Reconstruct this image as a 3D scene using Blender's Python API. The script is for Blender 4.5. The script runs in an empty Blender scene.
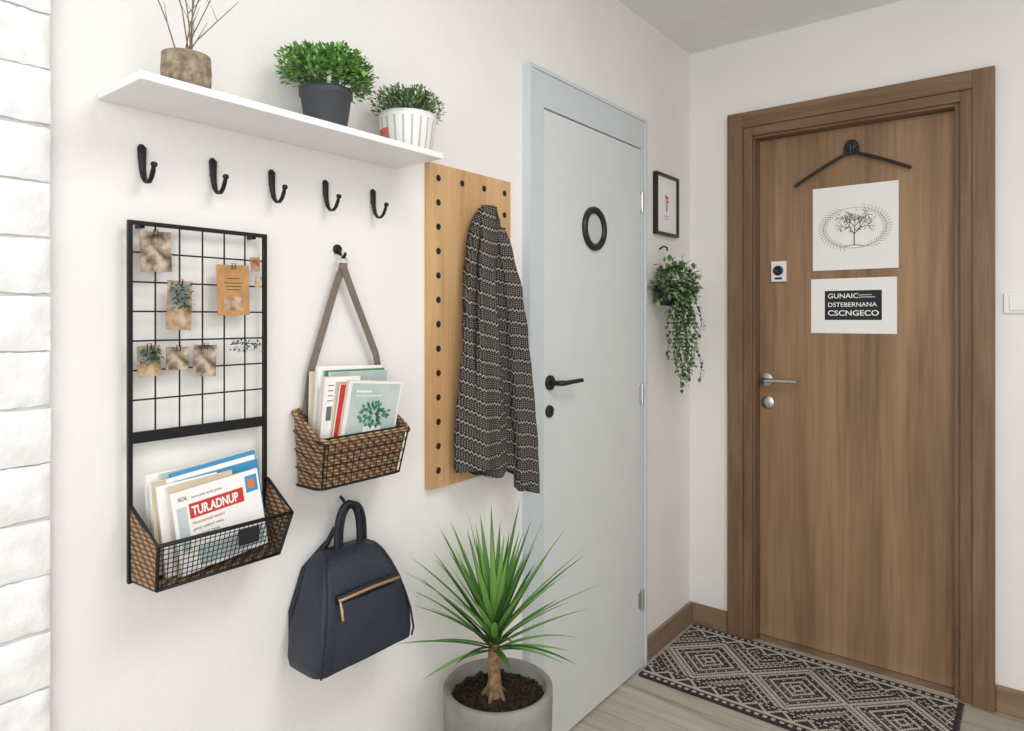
import bpy, math, random
from mathutils import Vector, Matrix, Euler
random.seed(7)
R = random.random
def U(a, b): return a + (b - a) * R()

# ------------------------------------------------------------------ materials
def s2l(c):
    return tuple((x/255/12.92) if x/255 <= .04045 else ((x/255+.055)/1.055)**2.4 for x in c) + (1,)

def mat(name, c, rough=.6, metal=0, var=0, vscale=8, bump=0, bscale=60, stretch=(1, 1, 1), c2=None, spec=.5, detail=4):
    m = bpy.data.materials.new(name); m.use_nodes = True
    nt = m.node_tree; N = nt.nodes; Lk = nt.links
    b = N['Principled BSDF']
    b.inputs['Base Color'].default_value = s2l(c)
    b.inputs['Roughness'].default_value = rough
    b.inputs['Metallic'].default_value = metal
    b.inputs['Specular IOR Level'].default_value = spec
    tc = N.new('ShaderNodeTexCoord'); mp = N.new('ShaderNodeMapping')
    mp.inputs['Scale'].default_value = stretch
    Lk.new(tc.outputs['Object'], mp.inputs['Vector'])
    if var or c2:
        n = N.new('ShaderNodeTexNoise'); n.inputs['Scale'].default_value = vscale; n.inputs['Detail'].default_value = detail
        r = N.new('ShaderNodeValToRGB')
        r.color_ramp.elements[0].position = .32; r.color_ramp.elements[1].position = .68
        if c2:
            r.color_ramp.elements[0].color = s2l(c); r.color_ramp.elements[1].color = s2l(c2)
        else:
            r.color_ramp.elements[0].color = s2l(tuple(max(0, x*(1-var)) for x in c))
            r.color_ramp.elements[1].color = s2l(tuple(min(255, x*(1+var)) for x in c))
        Lk.new(mp.outputs[0], n.inputs['Vector']); Lk.new(n.outputs['Fac'], r.inputs[0]); Lk.new(r.outputs[0], b.inputs['Base Color'])
    if bump:
        n2 = N.new('ShaderNodeTexNoise'); n2.inputs['Scale'].default_value = bscale; n2.inputs['Detail'].default_value = 5
        bp = N.new('ShaderNodeBump'); bp.inputs['Strength'].default_value = bump; bp.inputs['Distance'].default_value = .004
        Lk.new(mp.outputs[0], n2.inputs['Vector']); Lk.new(n2.outputs['Fac'], bp.inputs['Height']); Lk.new(bp.outputs[0], b.inputs['Normal'])
    return m

def wood(name, ca, cb, cc, stretch=(14, 14, 1.1), rough=.5, planks=None, bump=.12, contrast=(.3, .7), pore=.8):
    m = bpy.data.materials.new(name); m.use_nodes = True
    nt = m.node_tree; N = nt.nodes; Lk = nt.links; b = N['Principled BSDF']
    b.inputs['Roughness'].default_value = rough
    b.inputs['Specular IOR Level'].default_value = .35
    tc = N.new('ShaderNodeTexCoord'); mp = N.new('ShaderNodeMapping'); mp.inputs['Scale'].default_value = stretch
    Lk.new(tc.outputs['Object'], mp.inputs['Vector'])
    n = N.new('ShaderNodeTexNoise'); n.inputs['Scale'].default_value = 1.5; n.inputs['Detail'].default_value = 8; n.inputs['Distortion'].default_value = .7
    Lk.new(mp.outputs[0], n.inputs['Vector'])
    r = N.new('ShaderNodeValToRGB'); e = r.color_ramp.elements
    e[0].position = contrast[0]; e[1].position = contrast[1]; e[0].color = s2l(ca); e[1].color = s2l(cc)
    mid = e.new(.5); mid.color = s2l(cb)
    Lk.new(n.outputs['Fac'], r.inputs[0])
    # fine pores
    mp2 = N.new('ShaderNodeMapping'); mp2.inputs['Scale'].default_value = tuple(x*6 if x > 2 else x*2.5 for x in stretch)
    Lk.new(tc.outputs['Object'], mp2.inputs['Vector'])
    n2 = N.new('ShaderNodeTexNoise'); n2.inputs['Scale'].default_value = 2; n2.inputs['Detail'].default_value = 4
    Lk.new(mp2.outputs[0], n2.inputs['Vector'])
    r2 = N.new('ShaderNodeValToRGB'); r2.color_ramp.elements[0].position = .3; r2.color_ramp.elements[1].position = .55
    r2.color_ramp.elements[0].color = (pore, pore, pore, 1); r2.color_ramp.elements[1].color = (1, 1, 1, 1)
    Lk.new(n2.outputs['Fac'], r2.inputs[0])
    mx = N.new('ShaderNodeMixRGB'); mx.blend_type = 'MULTIPLY'; mx.inputs[0].default_value = 1
    Lk.new(r.outputs[0], mx.inputs[1]); Lk.new(r2.outputs[0], mx.inputs[2])
    out = mx.outputs[0]
    if planks:
        mp3 = N.new('ShaderNodeMapping'); Lk.new(tc.outputs['Object'], mp3.inputs['Vector'])
        bk = N.new('ShaderNodeTexBrick'); bk.inputs['Scale'].default_value = 1
        bk.inputs['Brick Width'].default_value = planks[0]; bk.inputs['Row Height'].default_value = planks[1]
        bk.inputs['Mortar Size'].default_value = .0015; bk.inputs['Mortar Smooth'].default_value = .3
        bk.inputs['Color1'].default_value = (1, 1, 1, 1); bk.inputs['Color2'].default_value = (.82, .81, .80, 1); bk.inputs['Mortar'].default_value = (.45, .42, .40, 1)
        Lk.new(mp3.outputs[0], bk.inputs['Vector'])
        m2 = N.new('ShaderNodeMixRGB'); m2.blend_type = 'MULTIPLY'; m2.inputs[0].default_value = 1
        Lk.new(out, m2.inputs[1]); Lk.new(bk.outputs['Color'], m2.inputs[2]); out = m2.outputs[0]
    Lk.new(out, b.inputs['Base Color'])
    bp = N.new('ShaderNodeBump'); bp.inputs['Strength'].default_value = bump; bp.inputs['Distance'].default_value = .002
    Lk.new(n2.outputs['Fac'], bp.inputs['Height']); Lk.new(bp.outputs[0], b.inputs['Normal'])
    return m

def wicker(name, ca, cb, sc=260):
    m = bpy.data.materials.new(name); m.use_nodes = True
    nt = m.node_tree; N = nt.nodes; Lk = nt.links; b = N['Principled BSDF']; b.inputs['Roughness'].default_value = .8
    tc = N.new('ShaderNodeTexCoord')
    w1 = N.new('ShaderNodeTexWave'); w1.bands_direction = 'Z'; w1.inputs['Scale'].default_value = sc/6; w1.inputs['Distortion'].default_value = 1.5
    w2 = N.new('ShaderNodeTexWave'); w2.bands_direction = 'DIAGONAL'; w2.inputs['Scale'].default_value = sc/9; w2.inputs['Distortion'].default_value = 1
    mu = N.new('ShaderNodeMath'); mu.operation = 'MULTIPLY'
    for w in (w1, w2): Lk.new(tc.outputs['Object'], w.inputs['Vector'])
    Lk.new(w1.outputs['Fac'], mu.inputs[0]); Lk.new(w2.outputs['Fac'], mu.inputs[1])
    r = N.new('ShaderNodeValToRGB'); r.color_ramp.elements[0].color = s2l(ca); r.color_ramp.elements[1].color = s2l(cb)
    r.color_ramp.elements[1].position = .5
    Lk.new(mu.outputs[0], r.inputs[0]); Lk.new(r.outputs[0], b.inputs['Base Color'])
    bp = N.new('ShaderNodeBump'); bp.inputs['Strength'].default_value = .8; bp.inputs['Distance'].default_value = .003
    Lk.new(mu.outputs[0], bp.inputs['Height']); Lk.new(bp.outputs[0], b.inputs['Normal'])
    return m

def knit(name):
    """chevron / stripe knit driven by the garment's own UVs (metres)"""
    m = bpy.data.materials.new(name); m.use_nodes = True
    nt = m.node_tree; N = nt.nodes; Lk = nt.links; b = N['Principled BSDF']; b.inputs['Roughness'].default_value = .95
    b.inputs['Specular IOR Level'].default_value = .1
    uv = N.new('ShaderNodeUVMap'); sx = N.new('ShaderNodeSeparateXYZ'); Lk.new(uv.outputs[0], sx.inputs[0])
    def M(op, a, bb=None):
        n = N.new('ShaderNodeMath'); n.operation = op
        for i, x in enumerate((a, bb)):
            if x is None: continue
            if isinstance(x, (int, float)): n.inputs[i].default_value = x
            else: Lk.new(x, n.inputs[i])
        return n.outputs[0]
    u = sx.outputs[0]; v = sx.outputs[1]
    tri = M('ABSOLUTE', M('SUBTRACT', M('FRACT', M('MULTIPLY', u, 95)), .5))
    chev = M('FRACT', M('ADD', M('MULTIPLY', v, 92), M('MULTIPLY', tri, 1.1)))
    a = M('GREATER_THAN', chev, .64)
    dash = M('MULTIPLY', M('GREATER_THAN', M('FRACT', M('MULTIPLY', u, 150)), .45), M('GREATER_THAN', M('FRACT', M('MULTIPLY', v, 184)), .52))
    band = M('GREATER_THAN', M('FRACT', M('MULTIPLY', v, 30.66)), .60)
    pat = M('ADD', M('MULTIPLY', a, band), M('MULTIPLY', dash, M('MULTIPLY', M('SUBTRACT', 1, band), .6)))
    mx = N.new('ShaderNodeMixRGB'); mx.inputs[1].default_value = s2l((56, 53, 53)); mx.inputs[2].default_value = s2l((160, 154, 146))
    Lk.new(pat, mx.inputs[0]); Lk.new(mx.outputs[0], b.inputs['Base Color'])
    bp = N.new('ShaderNodeBump'); bp.inputs['Strength'].default_value = .4; bp.inputs['Distance'].default_value = .002
    Lk.new(pat, bp.inputs['Height']); Lk.new(bp.outputs[0], b.inputs['Normal'])
    return m

WALL = mat('wall_plaster', (241, 239, 236), .85, var=.010, vscale=3, bump=.22, bscale=55, spec=.2)
CEIL = mat('ceiling_paint', (238, 238, 237), .9, var=.01, spec=.2)
BRICK = mat('painted_brick', (243, 243, 243), .75, var=.03, vscale=20, bump=1.0, bscale=40)
MORTAR = mat('painted_mortar', (208, 206, 204), .9, bump=.5)
WHITE = mat('white_lacquer', (244, 244, 244), .35)
WPLAS = mat('white_plastic', (240, 239, 236), .4)
BLACK = mat('black_metal', (26, 26, 28), .42, metal=.3)
BLKP = mat('black_plastic', (28, 28, 30), .35)
HOLE = mat('hole_dark', (30, 24, 20), .9)
GREYD = mat('grey_blue_lacquer', (220, 225, 226), .4, var=.006)
GREYF = mat('grey_blue_frame', (207, 215, 219), .4, var=.006)
GAP = mat('door_gap', (95, 98, 100), .9)
GLASSY = mat('frosted_glass', (200, 206, 207), .25)
CHROME = mat('brushed_steel', (205, 205, 205), .28, metal=1)
DOORW = wood('oak_door_veneer', (122, 94, 69), (150, 118, 88), (168, 136, 104), (7, 7, .6), contrast=(.28, .72))
CASEW = wood('oak_casing', (110, 85, 62), (126, 99, 73), (140, 112, 85), (14, 14, 1.2))
CASEH = wood('oak_casing_horizontal', (110, 85, 62), (126, 99, 73), (140, 112, 85), (1.2, 14, 14))
BASEW = wood('baseboard_wood', (128, 107, 86), (146, 123, 100), (160, 137, 112), (2, 2, 30))
FLOORW = wood('laminate_floor', (170, 161, 149), (195, 186, 173), (213, 205, 193), (1.2, 16, 1), rough=.4, planks=(1.2, .19), bump=.05)
PEGW = wood('pine_board', (190, 147, 102), (205, 164, 117), (217, 179, 134), (9, 9, .9), bump=.05, pore=.9)
WICK = wicker('wicker', (92, 68, 48), (186, 150, 112))
KNIT = knit('knit_fabric')
NAVY = mat('navy_leather', (36, 42, 58), .5, var=.08, bump=.35, bscale=180)
NAVYD = mat('navy_dark', (22, 25, 35), .55, bump=.2)
GOLD = mat('brass', (196, 168, 128), .42, metal=.9)
STRAP = mat('taupe_strap', (122, 112, 102), .85, var=.06, vscale=60)
CONC = mat('concrete_pot', (140, 138, 134), .85, var=.08, vscale=14, bump=.4, bscale=80)
SOIL = mat('soil', (48, 37, 30), 1, var=.5, vscale=90, bump=1, bscale=120)
TRUNK = mat('trunk_bark', (140, 110, 82), .9, var=.25, vscale=60, bump=.8, bscale=90)
Y1 = mat('yucca_leaf', (78, 128, 58), .45); Y2 = mat('yucca_leaf_light', (122, 168, 82), .45); Y3 = mat('yucca_leaf_dark', (52, 96, 48), .45)
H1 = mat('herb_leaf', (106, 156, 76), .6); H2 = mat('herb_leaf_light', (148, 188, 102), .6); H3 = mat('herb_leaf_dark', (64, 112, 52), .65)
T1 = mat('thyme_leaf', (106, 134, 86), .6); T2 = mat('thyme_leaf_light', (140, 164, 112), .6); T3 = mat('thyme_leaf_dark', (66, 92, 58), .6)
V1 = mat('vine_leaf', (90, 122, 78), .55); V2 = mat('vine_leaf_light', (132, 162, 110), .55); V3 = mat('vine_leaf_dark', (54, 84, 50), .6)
SLATE = mat('slate_pot', (66, 70, 76), .6, var=.04)
CORK = mat('cork_pot', (116, 102, 82), .95, c2=(176, 160, 136), vscale=80, bump=.9, bscale=110)
TWIG = mat('twig', (128, 112, 92), .9)
PAPER = mat('paper', (244, 243, 240), .8)
PAPER2 = mat('paper_pages', (222, 216, 204), .85, var=.05, vscale=200, stretch=(1, 1, .05))
KRAFT = mat('kraft_card', (186, 142, 92), .85, var=.06, vscale=40)
BURL = mat('burlap_card', (142, 108, 78), .95, c2=(206, 182, 154), vscale=70, bump=.5)
PHOTO = mat('photo_print', (70, 56, 44), .6, c2=(204, 186, 162), vscale=60, detail=2)
SCENE = mat('photo_tint', (120, 130, 128), .6, c2=(176, 178, 170), vscale=50)
INK = mat('ink_grey', (110, 110, 108), .9); INKB = mat('ink_black', (40, 40, 42), .8)
RED = mat('print_red', (200, 56, 50), .6); BLUE = mat('print_blue', (58, 146, 196), .5); TEAL = mat('cover_sage', (168, 188, 190), .5, c2=(204, 214, 212), vscale=12)
PINK = mat('print_pink', (214, 150, 140), .7)
CGREEN = mat('print_green', (78, 138, 104), .6); BEIGE = mat('cover_beige', (206, 190, 168), .7, var=.05)
ORANGE = mat('print_orange', (222, 122, 60), .6); TERR = mat('terracotta_blotch', (206, 120, 98), .7)
RUGD = mat('rug_dark', (66, 62, 60), 1, var=.15, vscale=200, bump=.6, bscale=300, spec=.1)
RUGL = mat('rug_cream', (190, 183, 172), 1, var=.08, vscale=200, bump=.6, bscale=300, spec=.1)
RUGM = mat('rug_grey', (122, 115, 108), 1, var=.1, vscale=200, bump=.6, bscale=300, spec=.1)
STRP = mat('pot_stripe', (186, 188, 188), .6)

# ------------------------------------------------------------------ mesh builder
class MB:
    def __init__(s): s.v = []; s.f = []; s.m = []; s.s = []; s.uv = {}
    def add(s, vs, fs, mi=0, sm=False):
        o = len(s.v); s.v += [Vector(p) for p in vs]
        for f in fs: s.f.append([i+o for i in f]); s.m.append(mi); s.s.append(sm)
        return o
    def box(s, lo, hi, mi=0):
        x0, y0, z0 = lo; x1, y1, z1 = hi
        s.add([(x0,y0,z0),(x1,y0,z0),(x1,y1,z0),(x0,y1,z0),(x0,y0,z1),(x1,y0,z1),(x1,y1,z1),(x0,y1,z1)],
              [(0,3,2,1),(4,5,6,7),(0,1,5,4),(1,2,6,5),(2,3,7,6),(3,0,4,7)], mi)
    def obox(s, c, size, rot, mi=0, mis=None):
        Mx = Matrix.Translation(c) @ Euler(rot).to_matrix().to_4x4()
        a, b, d = [q/2 for q in size]
        vs = [Mx @ Vector(p) for p in [(-a,-b,-d),(a,-b,-d),(a,b,-d),(-a,b,-d),(-a,-b,d),(a,-b,d),(a,b,d),(-a,b,d)]]
        fs = [(0,3,2,1),(4,5,6,7),(0,1,5,4),(1,2,6,5),(2,3,7,6),(3,0,4,7)]
        o = s.add(vs, fs, mi)
        if mis:
            for k, q in enumerate(mis): s.m[len(s.m)-6+k] = q
        return Mx
    def tube(s, pts, r, mi=0, n=8, cap=True, closed=False, flat=1.0, flatdir=None):
        pts = [Vector(p) for p in pts]; N = len(pts)
        rs = r if isinstance(r, (list, tuple)) else [r]*N
        prev = None; vs = []
        for i, p in enumerate(pts):
            if closed: t = pts[(i+1) % N]-pts[i-1]
            else: t = (pts[min(i+1, N-1)]-pts[max(i-1, 0)])
            t.normalize()
            if prev is None:
                ref = Vector(flatdir) if flatdir else (Vector((0, 0, 1)) if abs(t.z) < .9 else Vector((1, 0, 0)))
                a = (ref - t*ref.dot(t)).normalized()
            else: a = (prev - t*prev.dot(t)).normalized()
            prev = a; b = t.cross(a)
            for k in range(n):
                an = 2*math.pi*k/n
                vs.append(p + a*math.cos(an)*rs[i]*flat + b*math.sin(an)*rs[i])
        fs = []
        for i in range(N if closed else N-1):
            j = (i+1) % N
            for k in range(n):
                k2 = (k+1) % n; fs.append((i*n+k, i*n+k2, j*n+k2, j*n+k))
        s.add(vs, fs, mi, True)
        if cap and not closed:
            s.add(vs[:n], [tuple(range(n))[::-1]], mi); s.add(vs[-n:], [tuple(range(n))], mi)
    def lathe(s, c, prof, mi=0, n=40, axis='z', mis=None, ex=1.0):
        vs = []; fs = []
        for r, h in prof:
            for k in range(n):
                an = 2*math.pi*k/n; a = r*math.cos(an)*ex; b = r*math.sin(an)
                if axis == 'z': vs.append((c[0]+a, c[1]+b, c[2]+h))
                elif axis == 'x': vs.append((c[0]+h, c[1]+a, c[2]+b))
                else: vs.append((c[0]+a, c[1]-h, c[2]+b))
        for i in range(len(prof)-1):
            for k in range(n):
                k2 = (k+1) % n; fs.append((i*n+k, i*n+k2, (i+1)*n+k2, (i+1)*n+k))
        base = len(s.m); s.add(vs, fs, mi, True)
        if mis:
            for i in range(len(prof)-1):
                for k in range(n): s.m[base+i*n+k] = mis(i, k)
    def disc(s, c, r, mi=0, axis='x', n=24):
        s.lathe(c, [(r, 0), (r*.001, 0)], mi, n, axis)
    def plate(s, pts, mi=0): s.add(pts, [tuple(range(len(pts)))], mi)
    def leaf(s, p, d, L, W, mi=0, droop=.3, seg=4, fold=.25, prof=None):
        p = Vector(p); d = Vector(d).normalized()
        side = d.cross(Vector((0, 0, 1)))
        if side.length < .05: side = Vector((1, 0, 0))
        side.normalize()
        vs = []; fs = []
        cur = p.copy(); dd = d.copy()
        for i in range(seg+1):
            t = i/seg
            w = W*(prof(t) if prof else math.sin(math.pi*min(1, t*.93+.06)))*.5
            up = side.cross(dd).normalized()
            vs += [cur-side*w+up*w*fold, cur.copy(), cur+side*w+up*w*fold]
            dd = (dd + Vector((0, 0, -droop/seg))).normalized(); cur = cur + dd*(L/seg)
        for i in range(seg):
            a = i*3; fs += [(a, a+1, a+4, a+3), (a+1, a+2, a+5, a+4)]
        s.add(vs, fs, mi, True)
    def text(s, st, size, Mx, mi=0, bold=0, sx=1.0, align='LEFT'):
        cu = bpy.data.curves.new('t', 'FONT'); cu.body = st; cu.size = size; cu.offset = bold; cu.align_x = align; cu.space_line = .85
        ob = bpy.data.objects.new('t', cu); bpy.context.scene.collection.objects.link(ob)
        bpy.context.view_layer.update()
        me = bpy.data.meshes.new_from_object(ob.evaluated_get(bpy.context.evaluated_depsgraph_get()))
        s.add([Mx @ Vector((v.co.x*sx, v.co.y, v.co.z)) for v in me.vertices], [tuple(p.vertices) for p in me.polygons], mi)
        bpy.data.objects.remove(ob); bpy.data.curves.remove(cu); bpy.data.meshes.remove(me)
    def build(s, name, mats, bevel=0, subsurf=0, recenter=True):
        if recenter:
            lo = Vector([min(v[i] for v in s.v) for i in range(3)]); hi = Vector([max(v[i] for v in s.v) for i in range(3)])
            c = (lo+hi)/2
        else: c = Vector((0, 0, 0))
        me = bpy.data.meshes.new(name); me.from_pydata([v-c for v in s.v], [], s.f)
        for m in mats: me.materials.append(m)
        for p, mi, sm in zip(me.polygons, s.m, s.s): p.material_index = mi; p.use_smooth = sm
        if s.uv:
            l = me.uv_layers.new(name='UVMap')
            for lp in me.loops: l.data[lp.index].uv = s.uv.get(lp.vertex_index, (0, 0))
        me.update()
        ob = bpy.data.objects.new(name, me); ob.location = c
        bpy.context.scene.collection.objects.link(ob)
        if bevel:
            b = ob.modifiers.new('bevel', 'BEVEL'); b.width = bevel; b.segments = 2; b.limit_method = 'ANGLE'; b.angle_limit = math.radians(40)
        if subsurf:
            q = ob.modifiers.new('sub', 'SUBSURF'); q.levels = subsurf; q.render_levels = subsurf
        return ob

def MLEFT(x, y, z):   # local XY -> plane parallel to left wall, facing +X
    return Matrix(((0, 0, 1, x), (1, 0, 0, y), (0, 1, 0, z), (0, 0, 0, 1)))
def MBACK(x, y, z):   # facing -Y
    return Matrix(((1, 0, 0, x), (0, 0, -1, y), (0, 1, 0, z), (0, 0, 0, 1)))

BY = 2.693; HC = 2.375
# ------------------------------------------------------------------ room shell
m = MB(); m.box((-.12, -1.6, -.1), (0, BY+.12, HC)); m.build('wall_left', [WALL], recenter=False)
m = MB()
m.box((0, BY, -.1), (.235, BY+.12, HC)); m.box((.965, BY, -.1), (2.4, BY+.12, HC)); m.box((.235, BY, 2.03), (.965, BY+.12, HC))
m.build('wall_back', [WALL], recenter=False)
m = MB(); m.box((2.4, .6, -.1), (2.52, BY+.12, HC)); m.build('wall_right', [WALL], recenter=False)
m = MB(); m.box((-.12, -1.6, -.1), (2.52, BY+.12, 0)); m.build('floor', [FLOORW], recenter=False)
m = MB(); m.box((-.12, -1.6, HC), (2.52, BY+.12, HC+.1)); m.build('ceiling', [CEIL], recenter=False)

# painted brick cladding on the left wall
m = MB(); m.box((0.0005, -1.2, 0), (.014, .3595, HC), 1)
z = 1.467-.0815*18; k = 0
while z < HC-.004:
    z0 = max(z, .001)+.0020; z1 = min(z+.0815, HC)-.0020
    y1 = .3625; first = True
    ln = .23 if k % 2 else .115
    while y1 > -1.2 and z1-z0 > .01:
        y0 = max(y1-ln, -1.2)
        d = .023+U(-.002, .002); w = U(-.0012, .0012)
        x0 = .008
        ny, nz = 14, 6
        vs = []
        for i in range(nz+1):
            for j in range(ny+1):
                yy = y0+(y1-y0-.005*(0 if first else 1))*j/ny; zz = z0+(z1-z0)*i/nz
                edge = (i in (0, nz)) or (j in (0, ny))
                vs.append((d+U(-.0016, .0016)-(.005 if edge else 0), yy, zz+(U(-.0012, .0012) if edge else 0)+w*j/ny))
        fs = [(i*(ny+1)+j, i*(ny+1)+j+1, (i+1)*(ny+1)+j+1, (i+1)*(ny+1)+j) for i in range(nz) for j in range(ny)]
        o = m.add(vs, fs, 0, True)
        # sides
        ring = [j for j in range(ny+1)] + [i*(ny+1)+ny for i in range(1, nz+1)] + [nz*(ny+1)+j for j in range(ny-1, -1, -1)] + [i*(ny+1) for i in range(nz-1, 0, -1)]
        nb = len(ring); back = [(x0, vs[q][1], vs[q][2]) for q in ring]
        allv = [vs[q] for q in ring]+back
        m.add(allv, [(q, q+nb, (q+1) % nb+nb, (q+1) % nb) for q in range(nb)], 0, True)
        y1 = y0; ln = .23; first = False
    z += .0815; k += 1
m.build('brick_wall_cladding', [BRICK, MORTAR])

# baseboards
m = MB(); m.box((0.0005, 2.262, 0.0005), (.014, BY-.001, .085)); m.build('baseboard_left', [BASEW], bevel=.003)
m = MB(); m.box((.0145, BY-.014, 0.0005), (.162, BY-.0005, .085)); m.box((1.044, BY-.014, 0.0005), (2.39, BY-.0005, .085)); m.build('baseboard_back', [BASEW], bevel=.003)

# ------------------------------------------------------------------ white/grey door in left wall
m = MB()
F0, F1, T0, T1z = 1.532, 2.246, 1.882, 1.988
LL, LR = 1.606, 2.210
m.box((.0005, F0, .001), (.022, LL-.003, T1z), 1); m.box((.0005, LR+.003, .001), (.022, F1, T1z), 1); m.box((.0005, LL-.0025, T0), (.022, LR+.0025, T1z), 1)
# raised outer bead
m.box((.0005, F0-.004, .001), (.027, F0+.009, T1z+.004), 1); m.box((.0005, F0+.0095, T1z-.007), (.027, F1-.0095, T1z+.004), 1); m.box((.0005, F1-.009, .001), (.027, F1+.002, T1z+.004), 1)
m.box((.0005, LL-.0025, .002), (.006, LR+.0025, T0-.0005), 2)
m.box((.006, LL+.001, .006), (.019, LR-.001, T0-.004), 0)
# porthole
pc = (.0195, 1.884, 1.558)
m.lathe(pc, [(.071, 0), (.071, .007), (.066, .012), (.054, .012), (.049, .007), (.049, 0)], 3, 48, 'x')
m.disc((.021, 1.884, 1.558), .050, 4, 'x', 40)
# lever handle
hx, hy, hz = .019, 1.634, 1.080
m.lathe((hx, hy, hz), [(.022, 0), (.022, .007), (.019, .009), (.001, .009)], 3, 32, 'x')
m.tube([(hx+.005, hy, hz), (hx+.032, hy, hz), (hx+.042, hy+.006, hz), (hx+.046, hy+.02, hz), (hx+.046, hy+.06, hz+.001), (hx+.046, hy+.108, hz+.002)], [.008, .008, .0085, .0075, .0068, .0062], 3, 12)
m.lathe((hx, hy-.003, .996), [(.018, 0), (.018, .006), (.016, .008), (.006, .008), (.006, .003), (.0001, .003)], 3, 32, 'x')
for z in (1.688, .996, .253):
    m.tube([(.025, LR+.002, z-.036), (.025, LR+.002, z+.036)], .0065, 5, 12)
    m.box((.0195, LR-.018, z-.03), (.0215, LR+.002, z+.03), 5)
m.build('door_1', [GREYD, GREYF, GAP, BLKP, GLASSY, CHROME], bevel=.0015)

# ------------------------------------------------------------------ entrance door in back wall
m = MB()
yo = BY
def casing(y0, y1, xa, xb, zt, w):
    m.box((xa, y0, .001), (xa+w, y1, zt), 0); m.box((xb-w, y0, .001), (xb, y1, zt), 0)
    m.box((xa+w+.0005, y0, zt-w), (xb-w-.0005, y1, zt), 1)
casing(yo-.026, yo-.0005, .168, 1.042, 2.082, .060)       # outer raised band
casing(yo-.016, yo-.0005, .2285, .9815, 2.0215, .034)     # inner band
casing(yo+.0005, yo+.10, .240, .960, 2.008, .029)          # jamb in the wall opening
m.box((.270, yo+.055, .006), (.930, yo+.095, 1.978), 2)      # leaf
m.box((.270, yo+.002, .0005), (.930, yo+.10, .005), 3)
lx = lambda x: 1.156+1.0204*(x-1.156); lz = lambda z: 1.27+1.0204*(z-1.27)
fy = yo+.055
# handle (silver)
hx, hz = lx(.314), lz(1.030)
m.lathe((hx, fy, hz), [(.026, 0), (.026, .007), (.001, .008)], 3, 28, 'y')
m.tube([(hx, fy, hz), (hx, fy-.04, hz), (hx+.008, fy-.048, hz), (hx+.03, fy-.05, hz), (hx+.128, fy-.05, hz)], [.009, .009, .009, .0085, .008], 3, 12)
m.lathe((lx(.320), fy, lz(.942)), [(.025, 0), (.025, .007), (.012, .011), (.0001, .011)], 3, 28, 'y')
# digital peephole
m.box((lx(.337), fy-.018, lz(1.410)), (lx(.392), fy, lz(1.488)), 4)
m.lathe((lx(.364), fy-.018, lz(1.452)), [(.019, 0), (.019, .006), (.013, .008), (.011, .004), (.0001, .004)], 5, 24, 'y')
m.box((lx(.350), fy-.020, lz(1.418)), (lx(.378), fy-.0181, lz(1.426)), 5)
m.build('door_2', [CASEW, CASEH, DOORW, CHROME, WPLAS, BLKP], bevel=.0025)

# hanger on the door
m = MB(); cx, cz = lx(.618), lz(1.876)
hy = fy-.012
m.box((cx-.026, fy-.014, cz-.010), (cx+.026, fy-.0005, cz+.016), 0)
m.lathe((cx, fy, cz+.018), [(.022, 0), (.022, .016), (.019, .02), (.0001, .02)], 0, 24, 'y')
def arm(dx, dz):
    pts = [(cx, hy-.012, cz-.006)]
    for i in range(1, 9):
        t = i/8; pts.append((cx+dx*t, hy-.012, cz-.006+dz*t+.004*math.sin(math.pi*t)))
    m.tube(pts, [.0062]*9, 0, 8)
arm(-.190, -.102); arm(.194, -.086)
m.tube([(cx-.190, hy-.012, cz-.108), (cx-.196, hy-.012, cz-.114)], .0062, 0, 8)
m.tube([(cx, hy-.012, cz+.02), (cx, hy-.012, cz-.02)], .006, 0, 8)
m.build('clothes_hanger', [BLKP], bevel=.001)

# print with tree drawing
m = MB(); y = fy-.0022
xa, xb, za, zb = lx(.485), lx(.767), lz(1.446), lz(1.752)
m.box((xa, y, za), (xb, fy-.0003, zb), 0)
cxp, czp = (xa+xb)/2, (za+zb)/2-.002
y -= .0008
def stroke(pts, w):
    for (a, b) in zip(pts[:-1], pts[1:]):
        a = Vector((a[0], 0, a[1])); b = Vector((b[0], 0, b[1])); d = (b-a)
        if d.length < 1e-6: continue
        n = Vector((-d.z, 0, d.x)).normalized()*w/2; e = d.normalized()*w*.2
        m.plate([(q.x, y, q.z) for q in (a-n-e, b-n+e, b+n+e, a+n-e)], 1)
ell = lambda a, rx, rz: (cxp+rx*math.cos(a), czp+rz*math.sin(a))
for k in range(54):
    a = 2*math.pi*k/54
    if abs(math.cos(a)) < .30: continue
    p0 = ell(a+.03, .104, .074); p1 = ell(a+.15, .124, .090); p2 = ell(a+.15, .094, .064)
    stroke([p0, p1], .0012); stroke([p0, p2], .0012)
stroke([ell(2*math.pi*k/60, .106, .075) for k in range(61)], .0012)
def branch(x, z, a, L, d):
    x2, z2 = x+L*math.cos(a), z+L*math.sin(a)
    stroke([(x, z), (x2, z2)], .0008+.0007*d)
    if d > 0:
        for q in (U(-.85, -.5), U(-.15, .15), U(.5, .85)):
            branch(x2, z2, a+q, L*U(.66, .80), d-1)
branch(cxp, czp-.066, math.pi/2, .042, 4)
for q in (-.05, .05, -.03, .03): stroke([(cxp, czp-.062), (cxp+q, czp-.070)], .0012)
for k in range(90):
    a = U(0, 6.28); r = math.sqrt(R()); px, pz = cxp+.068*r*math.cos(a), czp+.024+.044*r*math.sin(a)
    stroke([(px, pz), (px+U(-.007, .007), pz+U(-.007, .007))], .0026)
m.build('tree_art_print', [PAPER, INK])

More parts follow.
